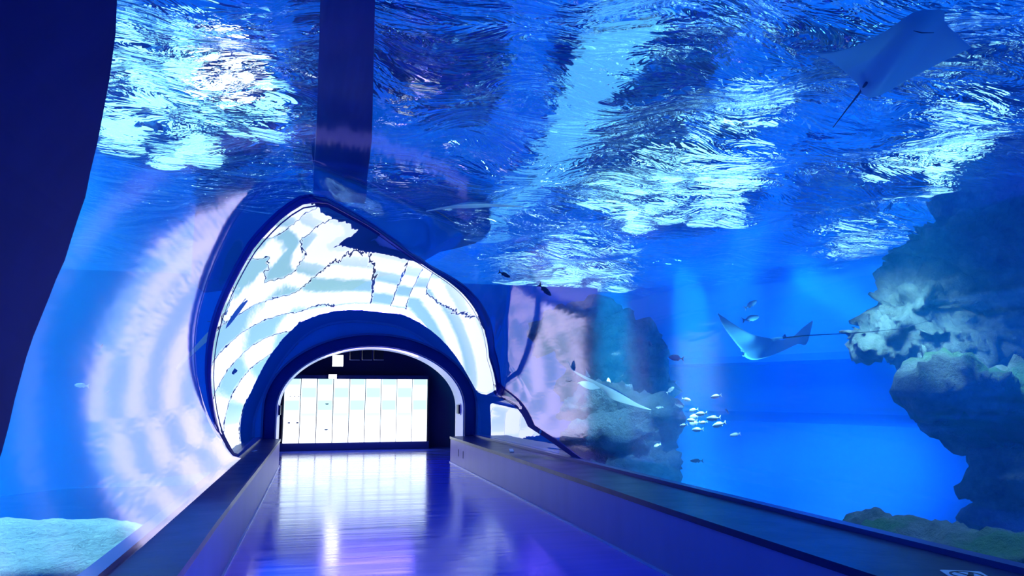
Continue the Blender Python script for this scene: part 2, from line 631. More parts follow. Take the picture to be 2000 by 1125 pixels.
def led_mat():
    m, nt, out = mat('led_picture')
    tc = N(nt, 'ShaderNodeTexCoord')
    sep = N(nt, 'ShaderNodeSeparateXYZ')
    nt.links.new(tc.outputs['Object'], sep.inputs[0])

    def math_(op, a, b=None):
        n = N(nt, 'ShaderNodeMath', operation=op)
        for k, x in enumerate((a, b)):
            if x is None:
                continue
            if isinstance(x, (int, float)):
                n.inputs[k].default_value = x
            else:
                nt.links.new(x, n.inputs[k])
        return n.outputs[0]
    W, Hc = 3.73 / 9, 1.65 / 5
    def soft(x, w):
        n = N(nt, 'ShaderNodeMapRange', interpolation_type='SMOOTHSTEP')
        n.inputs['From Min'].default_value, n.inputs['From Max'].default_value = -w, w
        n.inputs['To Min'].default_value, n.inputs['To Max'].default_value = -1, 1
        nt.links.new(x, n.inputs['Value'])
        return n.outputs[0]
    sx = math_('SINE', math_('MULTIPLY', math_('ADD', sep.outputs['X'], 1.03), math.pi / W))
    sz = math_('SINE', math_('MULTIPLY', math_('SUBTRACT', 1.85 + 0.42 * Hc, sep.outputs['Z']), math.pi / Hc))
    pr = math_('MULTIPLY', soft(sx, 0.35), soft(sz, 0.6))
    f = N(nt, 'ShaderNodeMapRange')
    f.inputs['From Min'].default_value, f.inputs['From Max'].default_value = 1.0, -1.0
    low = N(nt, 'ShaderNodeMapRange')
    low.inputs['From Min'].default_value, low.inputs['From Max'].default_value = 1.0, 0.35
    low.inputs['To Min'].default_value, low.inputs['To Max'].default_value = 0.0, -1.4
    nt.links.new(sep.outputs['Z'], low.inputs['Value'])
    nt.links.new(math_('ADD', pr, low.outputs[0]), f.inputs['Value'])
    mx = N(nt, 'ShaderNodeMix', data_type='RGBA')
    mx.inputs['A'].default_value = (0.75, 1.45, 1.6, 1)
    mx.inputs['B'].default_value = (2.6, 2.8, 3.1, 1)
    nt.links.new(f.outputs[0], mx.inputs['Factor'])
    e = N(nt, 'ShaderNodeEmission', Strength=1.0)
    nt.links.new(mx.outputs['Result'], e.inputs['Color'])
    nt.links.new(e.outputs[0], out.inputs['Surface'])
    return m


M['led'] = led_mat()
M['ledgrey'] = pbr('icon_grey', (0.2, 0.35, 0.45), 0.6)
W = 3.73 / 9
for i in range(9):
    x0 = -1.03 + i * W
    bm = bmesh.new()
    add_box(bm, (x0 + 0.011, YLED, 0.20), (x0 + W - 0.011, YLED + 0.06, 1.85))
    me = bpy.data.meshes.new('screen_panel')
    bmesh.ops.recalc_face_normals(bm, faces=bm.faces)
    bm.to_mesh(me)
    bm.free()
    o = bpy.data.objects.new('screen_panel', me)
    C.objects.link(o)
    me.materials.append(M['led'])
    o.parent = led
    o.matrix_parent_inverse = Matrix.Translation(led.location).inverted()
box('plinth', (-1.1, YLED + 0.01, 0.0), (2.76, YLED + 0.3, 0.195), M['rimgrey'], led)
box('backing', (-1.06, YLED + 0.065, 0.19), (2.73, YLED + 0.2, 1.9), M['darker'], led)
box('header', (-1.06, YLED + 0.0, 1.855), (2.73, YLED + 0.2, 1.95), M['rimgrey'], led)
for k in range(3):
    x = -0.90 + k * 0.105
    box('icon', (x, YLED - 0.004, 1.43), (x + 0.07, YLED - 0.001, 1.445), M['ledgrey'], led)
    box('icon', (x + 0.005, YLED - 0.004, 1.385), (x + 0.05, YLED - 0.001, 1.4), M['ledgrey'], led)
for x in (-0.91, -0.70):
    box('icon', (x, YLED - 0.004, 0.70), (x + 0.06, YLED - 0.001, 0.74), M['ledgrey'], led)
for z in (1.21, 0.55):
    bm = bmesh.new()
    c = [bm.verts.new((0.06 + 0.05 * math.cos(R(180 + k * 15)), YLED - 0.004, z + 0.03 * math.sin(R(180 + k * 15)))) for k in range(13)]
    d = [bm.verts.new((v.co.x, YLED - 0.001, v.co.z)) for v in c]
    bm.faces.new(c)
    bm.faces.new(d[::-1])
    for k in range(13):
        bm.faces.new((c[k], d[k], d[(k + 1) % 13], c[(k + 1) % 13]))
    obj('icon', bm, M['ledgrey'], led)

# square lamp and three black boxes hung in the room
lp = thing('square_lamp', 'square white glowing lamp hung above the screen', 'lamp', (0.28, 19.6, 2.3))
box('diffuser', (0.16, 19.58, 2.16), (0.42, 19.6, 2.44), emit('lamp_glow', (0.95, 0.97, 1.0), 14), lp)
box('housing', (0.15, 19.601, 2.15), (0.43, 19.72, 2.45), M['darker'], lp)
box('hanger', (0.27, 19.64, 2.45), (0.31, 19.68, 3.2), M['darker'], lp)
lp = thing('square_lamp', 'small white glowing lamp at the top edge of the screen', 'lamp', (0.18, 20.2, 1.9))
box('diffuser', (0.08, 20.18, 1.86), (0.28, 20.2, 1.96), emit('small_lamp_glow', (0.95, 0.97, 1.0), 10), lp)
box('housing', (0.07, 20.201, 1.85), (0.29, 20.29, 1.97), M['darker'], lp)
for k, (px, lab) in enumerate([(693, 'black hanging box under the arch top, nearest the square lamp'), (717, 'black hanging box under the arch top, middle of three'), (740, 'black hanging box under the arch top, farthest from the square lamp')]):
    p = on_y(px, 693, 18.2)
    b = thing('hanging_speaker', lab, 'speaker', (p.x, 18.2, p.z), 'black boxes hung under the arch')
    box('body', (p.x - 0.11, 18.15, p.z - 0.12), (p.x + 0.11, 18.4, p.z + 0.14), M['darker'], b)
    box('edge', (p.x - 0.115, 18.13, p.z - 0.13), (p.x + 0.115, 18.15, p.z - 0.12), M['lining'], b)
    box('bracket', (p.x - 0.02, 18.25, p.z + 0.14), (p.x + 0.02, 18.3, 3.2), M['darker'], b)
for sx, x, lab in ((-1, ACX - AA, 'small black box on the left jamb of the arch'), (1, ACX + AA, 'small black box on the right jamb of the arch')):
    b = thing('wall_box', lab, 'box', (x, YEND + 0.5, 1.12), 'boxes on the arch jambs')
    xi = x - sx * 0.02
    box('body', (min(xi, xi - sx * 0.05), YEND + 0.35, 1.02), (max(xi, xi - sx * 0.05), YEND + 0.6, 1.22), M['ink'], b)
    box('plate', (min(xi, xi - sx * 0.012), YEND + 0.32, 0.99), (max(xi, xi - sx * 0.012), YEND + 0.63, 1.25), M['white'], b)

# ------------------------------------------------------------------ tank walls and bottom
tag(box('floor_tank', (-12, -6.5, -1.4), (24, 24, -1.2), M['sand']), kind='structure')
tag(box('wall_tank_left', (-9.2, -6.5, -1.2), (-9.0, YEND + 0.2, 5.0), M['tank']), kind='structure')
pts = [(1080, 21.0), (1200, 20.0), (1350, 18.5), (1500, 17.0), (1650, 15.5), (1800, 14.0), (1950, 13.0), (2150, 12.5), (2500, 12.0)]
secs = []
for px, d in pts:
    q = at(px, 765, d)
    u = Vector((q.x, q.y, 0)).normalized()
    def w_(off, z):
        return (q.x + u.x * off, q.y + u.y * off, z)
    secs.append([w_(0, 4.5), w_(0, 2.35), w_(0.15, 2.2), w_(2.4, 2.2), w_(2.4, 1.0), w_(0.9, 0.8), w_(-0.4, 0.0), w_(-1.5, -0.7), w_(-2.5, -1.25), w_(2.5, -1.25), w_(2.5, 4.5)])
tag(sweep('wall_back', secs, M['tank']), kind='structure')

def above(px, py, rise):
    """the place above the water that is seen through the calm surface at a pixel"""
    q = on_z(px, py, 4.05)
    v = ray_dir(px, py).normalized()
    hor = Vector((v.x, v.y, 0)).normalized()
    el = math.acos(math.hypot(v.x, v.y)) * 0.85
    return q + hor * (rise / math.tan(el)) + Vector((0, 0, rise))


# ------------------------------------------------------------------ lights in and over the tank
M['flood'] = emit('flood_glow', (0.28, 0.80, 1.0), 6.0)
M['flood_white'] = emit('flood_glow_white', (0.8, 0.95, 1.0), 8.0)


def flood(px, py, hpx, wpx, label, material=None, rise=1.3, count=14, grp='floodlights above the water'):
    """a round floodlight hung above the water, where it glints through the ripples at that place"""
    q = on_z(px, py, 4.05)
    v = ray_dir(px, py).normalized()
    hor = Vector((v.x, v.y, 0)).normalized()
    cb = math.hypot(v.x, v.y)
    el = math.acos(cb) * 0.85
    dist = rise / math.tan(el)
    p = q + hor * dist + Vector((0, 0, rise))
    total = (p - EYE).length
    rw, rh = wpx / FPX * total, hpx / FPX * total
    root = thing('floodlight', label, 'lamp', p, grp)
    d = (q - p).normalized()
    side = d.cross(Vector((0, 0, 1))).normalized()
    up = side.cross(d)
    rng = random.Random(int(px * 7 + py))
    for i in range(count):
        r_, a_ = math.sqrt((i + 0.5) / count), i * 2.39996 + rng.uniform(-0.5, 0.5)
        c = p + side * (r_ * math.cos(a_) * rw) + up * (r_ * math.sin(a_) * rh)
        sw, sh = rw * rng.uniform(0.7, 1.5) / math.sqrt(count) * 0.75, rh * rng.uniform(0.5, 1.1) / math.sqrt(count) * 0.75
        ring = [c + side * math.cos(k * math.pi / 8) * sw + up * math.sin(k * math.pi / 8) * sh for k in range(16)]
        sweep('lens', [[x - d * 0.05 for x in ring], ring], material or M['flood'], root)
    ring = [p + side * math.cos(k * math.pi / 12) * rw * 1.1 + up * math.sin(k * math.pi / 12) * rh * 1.1 for k in range(24)]
    sweep('housing', [[x - d * 0.08 for x in ring], [x - d * 0.4 for x in ring]], M['darker'], root)
    return root


flood(340, 90, 150, 170, 'large floodlight glinting through ripples beside the dark tunnel wall', count=26)
flood(455, 60, 60, 60, 'white floodlight glinting brightest beside the dark tunnel wall', M['flood_white'], rise=1.0)
flood(560, 270, 30, 45, 'small white floodlight glinting left of the dark pillar', M['flood_white'])
flood(1320, 300, 110, 150, 'largest floodlight glinting through ripples over mid tank')
flood(1110, 480, 55, 120, 'floodlight glinting through ripples beyond the tunnel crown')
flood(1870, 220, 80, 110, 'floodlight glinting through ripples above the dark rock outcrop')
flood(1690, 450, 60, 70, 'floodlight glinting at the waterline beside the dark rock outcrop')
flood(1470, 130, 35, 60, 'floodlight glinting faintly left of the big overhead ray')

BLUE = (0.05, 0.35, 1.0)
CY = (0.35, 0.85, 1.0)
VIO = (0.22, 0.15, 1.0)


def spot_on(px, py, d, energy, col=CY, angle=35, dx=0.0, dy=-1.0, size=0.0):
    t = at(px, py, d)
    return lamp('underwater_spot', 'SPOT', (t.x + dx, t.y + dy, 3.85), energy * 5, col, t, size, angle, 0.7)


spot_on(1740, 640, 9.2, 460, angle=44, dx=-1.6, dy=-1.2, size=0.5)
spot_on(1880, 740, 8.0, 170, angle=40, dx=-0.5, dy=0.2, size=0.4)
spot_on(1190, 850, 12.5, 90, angle=46, dy=-1.5, size=0.5)
spot_on(1365, 825, 9.3, 700, angle=30, dx=0.6, dy=-0.6, size=0.3)
spot_on(130, 1050, 5.0, 420, angle=60, dx=-0.8, dy=1, size=0.4)
spot_on(1355, 760, 13.0, 5500, CY, angle=17, dy=0.0, size=0.35)
spot_on(1200, 740, 13.5, 4200, CY, angle=17, dy=0.0, size=0.35)
spot_on(1700, 620, 12.0, 3800, CY, angle=18, dx=-1.4, dy=0.3, size=0.35)
spot_on(40, 980, 6.5, 200, BLUE, angle=40, dx=1.2, dy=1.0, size=0.4)


def fill_lamp(pos, target, energy, col, angle, size=0.3):
    return lamp('fill_spot', 'SPOT', pos, energy, col, target, size, angle, 0.8)


# added unseen fill spots that brighten the tank walls, rays and rocks
q = at(1580, 760, 13.2)
fill_lamp((q.x, q.y, 3.85), at(1590, 1000, 14.8), 5200, (0.015, 0.2, 1.0), 75)
fill_lamp((-4.5, 5.0, 3.8), (-5.5, 8.5, -1), 5500, BLUE, 90, 0.5)
fill_lamp((-5.5, 10.0, 3.8), (-6.5, 13.0, 0), 3600, BLUE, 90, 0.5)
fill_lamp(at(1330, 700, 13) + Vector((0, 0, 1.6)), at(1450, 640, 18), 1300, BLUE, 80)
fill_lamp(at(1700, 700, 12) + Vector((0, 0, 1.6)), at(1650, 640, 15), 700, BLUE, 80)
fill_lamp(at(1440, 1030, 7.2), at(1490, 665, 8.0), 700, (0.06, 0.5, 1.0), 30)
fill_lamp((4.5, 8.3, -0.2), at(1200, 755, 10.3), 500, CY, 50)
fill_lamp((4.6, 7.2, 2.6), at(930, 402, 9.0), 500, CY, 40)
fill_lamp((-2.4, 4.6, 0.2), at(418, 645, 7.5), 350, CY, 45)
spot_on(1900, 1060, 5.3, 45, CY, angle=60, dx=0.6, dy=0.4, size=0.3)
fill_lamp(at(1900, 1000, 5.6), at(1750, 100, 4.5), 130, BLUE, 50)
# added violet fill light under the arch, without a fixture
lamp('arch_fill', 'AREA', (ACX, YEND + 0.6, 2.3), 30, VIO, (ACX, YEND - 6, 0), 2.0, size_y=0.2)

# ------------------------------------------------------------------ rocks
M['strip'] = emit('light_band_glow', (0.10, 0.50, 1.0), 2.2)  # added glow above the water, standing in for an overhead reflection
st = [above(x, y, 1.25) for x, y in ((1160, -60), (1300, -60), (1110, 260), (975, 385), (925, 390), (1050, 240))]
root = thing('added_light_band', 'added pale blue glowing band for the streak of light running down to the tunnel crown', 'lamp', st[0])
sweep('diffuser', [st, [p + Vector((0, 0, 0.05)) for p in st]], M['strip'], root)  # this and the next part belong to the added glow, no real fixture
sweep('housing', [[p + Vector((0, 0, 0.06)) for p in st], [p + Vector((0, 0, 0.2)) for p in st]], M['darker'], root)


def rock(name, label, blobs, material, voxel=0.09, d1=0.35, d2=0.12, seed=0.0, stretch=1.0):
    bm = bmesh.new()
    for (px, py, d, rx, ry, rz) in blobs:
        q = at(px, py, d)
        k = d / FPX
        g = bmesh.ops.create_icosphere(bm, subdivisions=3, radius=1.0)
        for v in g['verts']:
            c = v.co.copy()
            wv = Vector((c.x * rx * k, c.y * rz * k, c.z * ry * k))
            v.co = q + Matrix.Rotation(-_ps - 0.2, 3, 'Z') @ wv
    me = bpy.data.meshes.new(name)
    bm.to_mesh(me)
    bm.free()
    o = link(name, me)
    mod = o.modifiers.new('m', 'REMESH')
    mod.mode = 'VOXEL'
    mod.voxel_size = voxel
    dg = bpy.context.evaluated_depsgraph_get()
    me2 = bpy.data.meshes.new_from_object(o.evaluated_get(dg))
    o.modifiers.clear()
    o.data = me2
    bpy.data.meshes.remove(me)
    me2.name = name
    nrm = [v.normal.copy() for v in me2.vertices]
    off = Vector((seed, seed * 1.7, -seed))
    for v, nn in zip(me2.vertices, nrm):
        p = Vector((v.co.x, v.co.y, v.co.z * stretch)) + off
        a = noise.fractal(p * 0.9, 1.0, 2.0, 3)
        b = noise.ridged_multi_fractal(p * 1.9, 0.9, 2.1, 4, 1.0, 2.0)
        c = noise.fractal(p * 5.0, 0.8, 2.0, 3)
        g = noise.ridged_multi_fractal(Vector((p.x, p.y, p.z * 1.5)) * 4.0, 0.8, 2.1, 3, 1.0, 2.0)
        v.co += nn * (a * d1 + (b - 1.0) * d2 * 1.3 + c * d2 * 0.7 + (g - 1.0) * d2 * 0.7)
    me2.materials.clear()
    me2.materials.append(material)
    for p in me2.polygons:
        p.use_smooth = True
    tag(o, label, 'rock')
    return o


rock('rock_outcrop', 'large overhanging grey rock outcrop jutting toward the swimming spotted ray',
     [(1720, 650, 9.5, 70, 45, 60), (1800, 600, 9.6, 110, 80, 90), (1920, 520, 9.8, 150, 170, 120), (2060, 430, 9.8, 160, 240, 140), (1850, 650, 9.6, 120, 55, 90), (1980, 640, 9.7, 150, 90, 120)],
     M['rock'], 0.055, 0.4, 0.16, seed=1.3, stretch=1.6)
rock('rock_boulder', 'pale boulder with green algae under the big outcrop',
     [(1900, 765, 7.8, 110, 45, 80), (2000, 790, 7.8, 140, 70, 100), (1930, 830, 7.9, 110, 50, 80), (2040, 860, 7.9, 130, 90, 90)],
     M['rock_green'], 0.07, 0.22, 0.10, seed=4.1, stretch=1.8)
rock('rock_block', 'dark rock below the algae boulder, above the mossy rock bed',
     [(2000, 940, 7.4, 100, 65, 80), (2070, 980, 7.3, 130, 90, 90), (1960, 1010, 7.3, 60, 28, 60)],
     M['rock'], 0.06, 0.18, 0.08, seed=7.7, stretch=1.6)
rock('rock_bed', 'mossy low rock bed behind the right ledge',
     [(1790, 1050, 5.6, 110, 30, 90), (1900, 1080, 5.2, 130, 40, 110), (2020, 1110, 4.9, 140, 50, 120), (1720, 1030, 6.2, 70, 16, 80), (2080, 1160, 4.8, 160, 70, 120)],
     M['rock_green'], 0.05, 0.10, 0.06, seed=2.2, stretch=1.5)
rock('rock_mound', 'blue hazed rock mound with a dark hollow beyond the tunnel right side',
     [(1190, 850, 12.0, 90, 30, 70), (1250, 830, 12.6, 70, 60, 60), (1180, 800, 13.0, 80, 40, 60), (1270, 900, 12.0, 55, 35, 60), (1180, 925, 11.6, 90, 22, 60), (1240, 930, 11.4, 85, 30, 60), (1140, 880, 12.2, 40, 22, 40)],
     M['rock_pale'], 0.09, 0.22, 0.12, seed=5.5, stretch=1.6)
rock('rock_wall', 'dark rock face standing behind the hazed rock mound',
     [(1230, 690, 14.6, 90, 60, 50), (1170, 720, 14.8, 80, 90, 50), (1260, 770, 14.4, 70, 50, 50), (1130, 640, 15.0, 90, 60, 50)],
     M['rock'], 0.12, 0.3, 0.15, seed=9.5, stretch=1.8)
rock('rock_slab', 'smooth pale rock slabs on the tank bottom by the left ledge',
     [(60, 1065, 5.0, 140, 32, 120), (190, 1040, 5.4, 100, 22, 110), (150, 1110, 4.6, 130, 26, 110), (-60, 1110, 4.6, 150, 50, 120), (240, 1060, 5.2, 80, 18, 140)],
     M['rock_pale'], 0.05, 0.12, 0.03, seed=6.1)

# dark pillar standing above the tunnel crown
secs = []
for i in range(25):
    z = 3.53 + i * 0.13
    k = 0.02 * math.sin(z * 9.0) + 0.015 * math.sin(z * 23.0 + 1)
    secs.append([(-0.2 + k, 7.6, z), (0.08 + k, 7.55, z), (0.36 - k * 0.8, 7.6, z), (0.36 - k * 0.8, 8.0, z), (-0.2 + k, 8.0, z)])
tag(sweep('pillar', secs, M['dark']), kind='structure')
# added dark bar under the surface, carrying the pillar's dark stripe toward the camera
secs = []
for y, x0, x1 in ((8.0, -0.2, 0.36), (6.5, -0.15, 0.33), (5, -0.12, 0.25), (4, -0.10, 0.2), (3, -0.07, 0.15), (2, -0.04, 0.1)):
    secs.append([(x0, y, 3.74), (x0, y, 4.0), (x1, y, 4.0), (x1, y, 3.74)])
tag(sweep('dark_stand_in', secs, M['dark']), kind='structure')
# added dark block across the tank, standing in for a dark reflection
secs = []
for i in range(15):
    x = -1.9 + i * 0.31
    d = 0.05 * math.sin(i * 1.7) + 0.45 * max(0.0, x - 0.1)
    secs.append([(x, 11.2, 3.05 + d), (x, 11.2, 5.2), (x, 12.4, 5.2), (x, 12.4, 3.05 + d)])
tag(sweep('dark_stand_in', secs, M['dark']), kind='structure')


# added unseen dark panels over the pool, placed to darken parts of the surface
M['dark_panel'] = pbr('dark_panel_paint', (0.02, 0.03, 0.12), 0.8)
for quad in ([(1080, -60), (1460, -60), (1330, 190), (1090, 330)], [(730, -60), (1000, -60), (960, 160), (770, 90)], [(1500, -60), (2050, -60), (2050, 60), (1560, 90)], [(1560, 210), (1760, 250), (1700, 400), (1540, 380)], [(560, -60), (700, -60), (700, 330), (600, 330)]):
    lo = [above(x, y, 1.6) for x, y in quad]
    secs = [[p for p in lo], [p + Vector((0, 0, 0.15)) for p in lo]]
    tag(sweep('darkening_panel', secs, M['dark_panel']), kind='structure')

# ------------------------------------------------------------------ animals
def skin_mat(name, top, belly, spots=None):
    m, nt, out = mat(name)
    b = N(nt, 'ShaderNodeBsdfPrincipled', Roughness=0.5)
    at_ = N(nt, 'ShaderNodeVertexColor', layer_name='side')
    mx = N(nt, 'ShaderNodeMix', data_type='RGBA')
    mx.inputs['A'].default_value, mx.inputs['B'].default_value = rgba(top), rgba(belly)
    nt.links.new(at_.outputs['Color'], mx.inputs['Factor'])
    if spots is not None:
        v = coords(nt)
        vo = N(nt, 'ShaderNodeTexVoronoi', Scale=26.0)
        nt.links.new(v, vo.inputs['Vector'])
        lt = N(nt, 'ShaderNodeMath', operation='LESS_THAN')
        lt.inputs[1].default_value = 0.28
        nt.links.new(vo.outputs['Distance'], lt.inputs[0])
        m2 = N(nt, 'ShaderNodeMix', data_type='RGBA')
        m2.inputs['A'].default_value, m2.inputs['B'].default_value = rgba(top), rgba(spots)
        nt.links.new(lt.outputs[0], m2.inputs['Factor'])
        nt.links.new(m2.outputs['Result'], mx.inputs['A'])
    nt.links.new(mx.outputs['Result'], b.inputs['Base Color'])
    nt.links.new(b.outputs[0], out.inputs['Surface'])
    return m


M['ray'] = skin_mat('ray_skin', (0.22, 0.32, 0.42), (0.62, 0.82, 0.9), (0.75, 0.85, 0.9))
M['ray_pale'] = skin_mat('pale_ray_skin', (0.5, 0.7, 0.8), (0.6, 0.8, 0.9))
M['manta'] = skin_mat('manta_skin', (0.05, 0.10, 0.16), (0.55, 0.72, 0.8))
M['tail'] = pbr('tail_skin', (0.03, 0.05, 0.08), 0.5)
M['fish'] = pbr('fish_scales', (0.75, 0.85, 0.8), 0.35, col2=(0.6, 0.72, 0.7), nscale=8)
M['fish_dark'] = pbr('dark_fish_scales', (0.05, 0.09, 0.14), 0.45, col2=(0.08, 0.12, 0.18), nscale=8)
M['fish_grey'] = pbr('grey_fish_scales', (0.5, 0.65, 0.75), 0.4, col2=(0.55, 0.7, 0.8), nscale=8)


def spline(pts, n):
    """Catmull-Rom through pts, n samples"""
    pts = [Vector(p) for p in pts]
    out = []
    m = len(pts) - 1
    for i in range(n + 1):
        t = i / n * m
        k = min(int(t), m - 1)
        f = t - k
        p1, p2 = pts[k], pts[k + 1]
        p0 = pts[k - 1] if k > 0 else p1 * 2 - p2
        p3 = pts[k + 2] if k + 2 <= m else p2 * 2 - p1
        out.append(0.5 * ((2 * p1) + (p2 - p0) * f + (2 * p0 - 5 * p1 + 4 * p2 - p3) * f * f + (3 * p1 - p0 - 3 * p2 + p3) * f ** 3))
    return out


def winged(name, lead, trail, thick, belly_dir, material, parent, n=36, k=14, peak=0.5):
    """a flat-bodied fish disc: a lens-shaped skin between its leading and trailing edges"""
    A, B = spline(lead, n), spline(trail, n)
    up = -Vector(belly_dir).normalized()
    vs, cols, fs = [], [], []
    for side in (1, -1):
        for i in range(n + 1):
            s_ = i / n
            body = math.exp(-((s_ - peak) / 0.16) ** 2)
            th = thick * (0.16 + 0.84 * body)
            c = (A[i] - B[i])
            ln = max(c.length, 1e-4)
            th = min(th, ln * 0.35)
            for j in range(k + 1):
                f = j / k
                h = math.sqrt(max(0.0, 1 - (2 * f - 1) ** 2)) * (1 - 0.35 * f)
                vs.append(A[i].lerp(B[i], f) + up * (side * th * h * (0.6 if side > 0 else 0.45)))
                cols.append(0.0 if side > 0 else 1.0)
    off = (n + 1) * (k + 1)
    for sd in (0, 1):
        for i in range(n):
            for j in range(k):
                a = sd * off + i * (k + 1) + j
                q = (a, a + k + 1, a + k + 2, a + 1)
                fs.append(q if sd == 0 else q[::-1])
    me = bpy.data.meshes.new(name)
    me.from_pydata([tuple(v) for v in vs], [], fs)
    ca = me.color_attributes.new('side', 'FLOAT_COLOR', 'POINT')
    for i, c in enumerate(cols):
        ca.data[i].color = (c, c, c, 1)
    bm = bmesh.new()
    bm.from_mesh(me)
    bmesh.ops.recalc_face_normals(bm, faces=bm.faces)
    bm.to_mesh(me)
    bm.free()
    return link(name, me, material, parent, smooth=True)


def A_(*pts, base=9.0):
    return [at(p[0], p[1], base + (p[2] if len(p) > 2 else 0)) for p in pts]


# spotted eagle ray, belly toward the viewer, one wing raised
D = 8.0
r1 = thing('eagle_ray', 'spotted eagle ray showing its pale belly, wings raised, in open blue water', 'ray', at(1500, 670, D))
lead = A_((1402, 612, -0.25), (1412, 636, -0.2), (1432, 664, -0.1), (1450, 686, -0.05), (1455, 697, 0), (1472, 703, 0.05), (1500, 697, 0.1), (1530, 685, 0.15), (1558, 672, 0.2), (1576, 671, 0.25), (1588, 628, 0.45), base=D)
trail = A_((1401, 611, -0.25), (1432, 632, -0.15), (1462, 650, -0.05), (1480, 656, 0.15), (1500, 660, 0.25), (1512, 663, 0.3), (1525, 664, 0.32), (1536, 662, 0.34), (1552, 655, 0.38), (1568, 640, 0.42), (1587, 626, 0.46), base=D)
bd = -(ray_dir(1500, 670)) + Vector((0, 0, -0.5))
winged('body', lead, trail, 0.16, bd, M['ray'], r1, peak=0.42)
f1 = A_((1505, 661, 0.22), (1520, 658, 0.22), (1540, 659, 0.24), base=D)
f2 = A_((1511, 667, 0.22), (1524, 663, 0.24), (1540, 661, 0.26), base=D)
winged('pelvic_fin', f1, f2, 0.03, bd, M['ray'], r1, 12, 6)
f1 = A_((1526, 659, 0.26), (1531, 654, 0.27), (1533, 652, 0.28), base=D)
f2 = A_((1536, 659, 0.26), (1535, 656, 0.27), (1534, 653, 0.28), base=D)
winged('dorsal_fin', f1, f2, 0.02, ray_dir(1500, 670), M['ray'], r1, 8, 4)
tube_path('tail', A_((1530, 660, 0.2), (1550, 658, 0.05), (1580, 655, 0), (1640, 652, 0), (1700, 648, 0.1), (1760, 642, 0.2), (1830, 622, 0.3), base=D), [0.010, 0.008, 0.006, 0.004, 0.0035, 0.003, 0.002], M['tail'], r1)
for px, py in ((1449, 684), (1452, 694)):
    bm = bmesh.new()
    bmesh.ops.create_uvsphere(bm, u_segments=10, v_segments=8, radius=0.014)
    bmesh.ops.translate(bm, verts=bm.verts, vec=at(px, py, D - 0.05))
    obj('eye', bm, M['white'], r1, True)

# ray seen edge-on
D = 10.3
r2 = thing('eagle_ray', 'ray seen edge-on gliding past the hazed rock mound', 'ray', at(1195, 760, D))
lead = A_((1110, 707, 0.3), (1120, 723, 0.25), (1150, 738, 0.2), (1175, 750, 0.1), (1200, 762, 0), (1225, 776, -0.1), (1245, 788, -0.15), (1272, 800, -0.2), base=D)
trail = A_((1111, 709, 0.35), (1122, 727, 0.4), (1150, 745, 0.45), (1175, 760, 0.5), (1191, 776, 0.5), (1215, 786, 0.4), (1245, 795, 0.2), (1271, 801, -0.15), base=D)
winged('body', lead, trail, 0.11, Vector((-0.3, -0.4, -1)), M['ray_pale'], r2, peak=0.6)
winged('pelvic_fin', A_((1128, 748, .4), (1140, 744, .4), (1158, 748, .35), (1172, 758, .3), base=D), A_((1130, 749, .45), (1142, 757, .45), (1156, 761, .4), (1170, 759, .32), base=D), 0.03, Vector((0, -0.4, -1)), M['ray_pale'], r2, 12, 6)
winged('dorsal_fin', A_((1143, 719, .2), (1148, 728, .2), (1154, 737, .2), base=D), A_((1142, 718, .25), (1144, 726, .25), (1143, 735, .25), base=D), 0.02, Vector((0.6, -0.4, 0)), M['ray_pale'], r2, 8, 4)
tube_path('tail', A_((1132, 749, 0.42), (1120, 746, 0.45), (1105, 744, 0.5), base=D), [0.012, 0.008, 0.003], M['tail'], r2)

# big ray overhead
D = 4.5
r3 = thing('manta_ray', 'big flat ray with plain pale belly gliding just below the surface', 'ray', at(1750, 100, D))
lead = A_((1582, 103, 0.1), (1640, 99, 0.05), (1690, 82, 0.0), (1740, 54, -0.05), (1775, 30, -0.1), (1798, 20, -0.12), (1822, 19, -0.12), (1844, 22, -0.1), (1846, 44, -0.05), (1868, 66, 0.0), (1897, 92, 0.1), base=D)
trail = A_((1584, 104, 0.1), (1616, 116, 0.2), (1640, 132, 0.3), (1660, 150, 0.35), (1675, 165, 0.38), (1688, 186, 0.4), (1706, 190, 0.4), (1732, 180, 0.38), (1770, 158, 0.3), (1830, 126, 0.2), (1896, 94, 0.1), base=D)
bd = Vector((-0.25, -0.3, -1))
winged('body', lead, trail, 0.16, bd, M['manta'], r3, peak=0.55)
tube_path('tail', A_((1692, 162, 0.3), (1680, 180, 0.45), (1655, 212, 0.6), (1627, 249, 0.8), base=D), [0.010, 0.008, 0.005, 0.003], M['tail'], r3)
tube_path('mouth', A_((1784, 60, -0.16), (1800, 64, -0.17), (1824, 64, -0.16), base=D), [0.002, 0.004, 0.002], M['tail'], r3)

# thin ray edge-on over the left reflection, and one overhead
D = 7.2
r4 = thing('eagle_ray', 'slender ray seen edge-on over the bright left glass wall', 'ray', at(420, 640, D + 0.3))
winged('body', A_((483, 586, .4), (452, 606, .3), (428, 628, .25), (400, 655, .3), (345, 718, .5), base=D), A_((484, 588, .45), (462, 618, .45), (441, 642, .45), (408, 664, .45), (346, 721, .55), base=D), 0.05, Vector((0.3, 0.2, -1)), M['ray_pale'], r4, peak=0.45)
tube_path('tail', A_((432, 634, .4), (420, 628, .5), (405, 628, .7), base=D), [0.008, 0.005, 0.002], M['tail'], r4)
D = 9.0
r5 = thing('eagle_ray', 'pale ray wing seen edge-on above the tunnel crown', 'ray', at(930, 402, D))
winged('body', A_((832, 412, .2), (870, 404, .1), (920, 398, 0), (970, 399, .1), (1024, 403, .2), base=D), A_((833, 413, .3), (870, 408, .4), (920, 405, .5), (970, 404, .4), (1023, 404, .25), base=D), 0.09, Vector((0, -0.3, -1)), M['ray_pale'], r5)
tube_path('tail', A_((850, 412, .3), (865, 420, .4), (888, 436, .6), base=D), [0.010, 0.007, 0.003], M['tail'], r5)


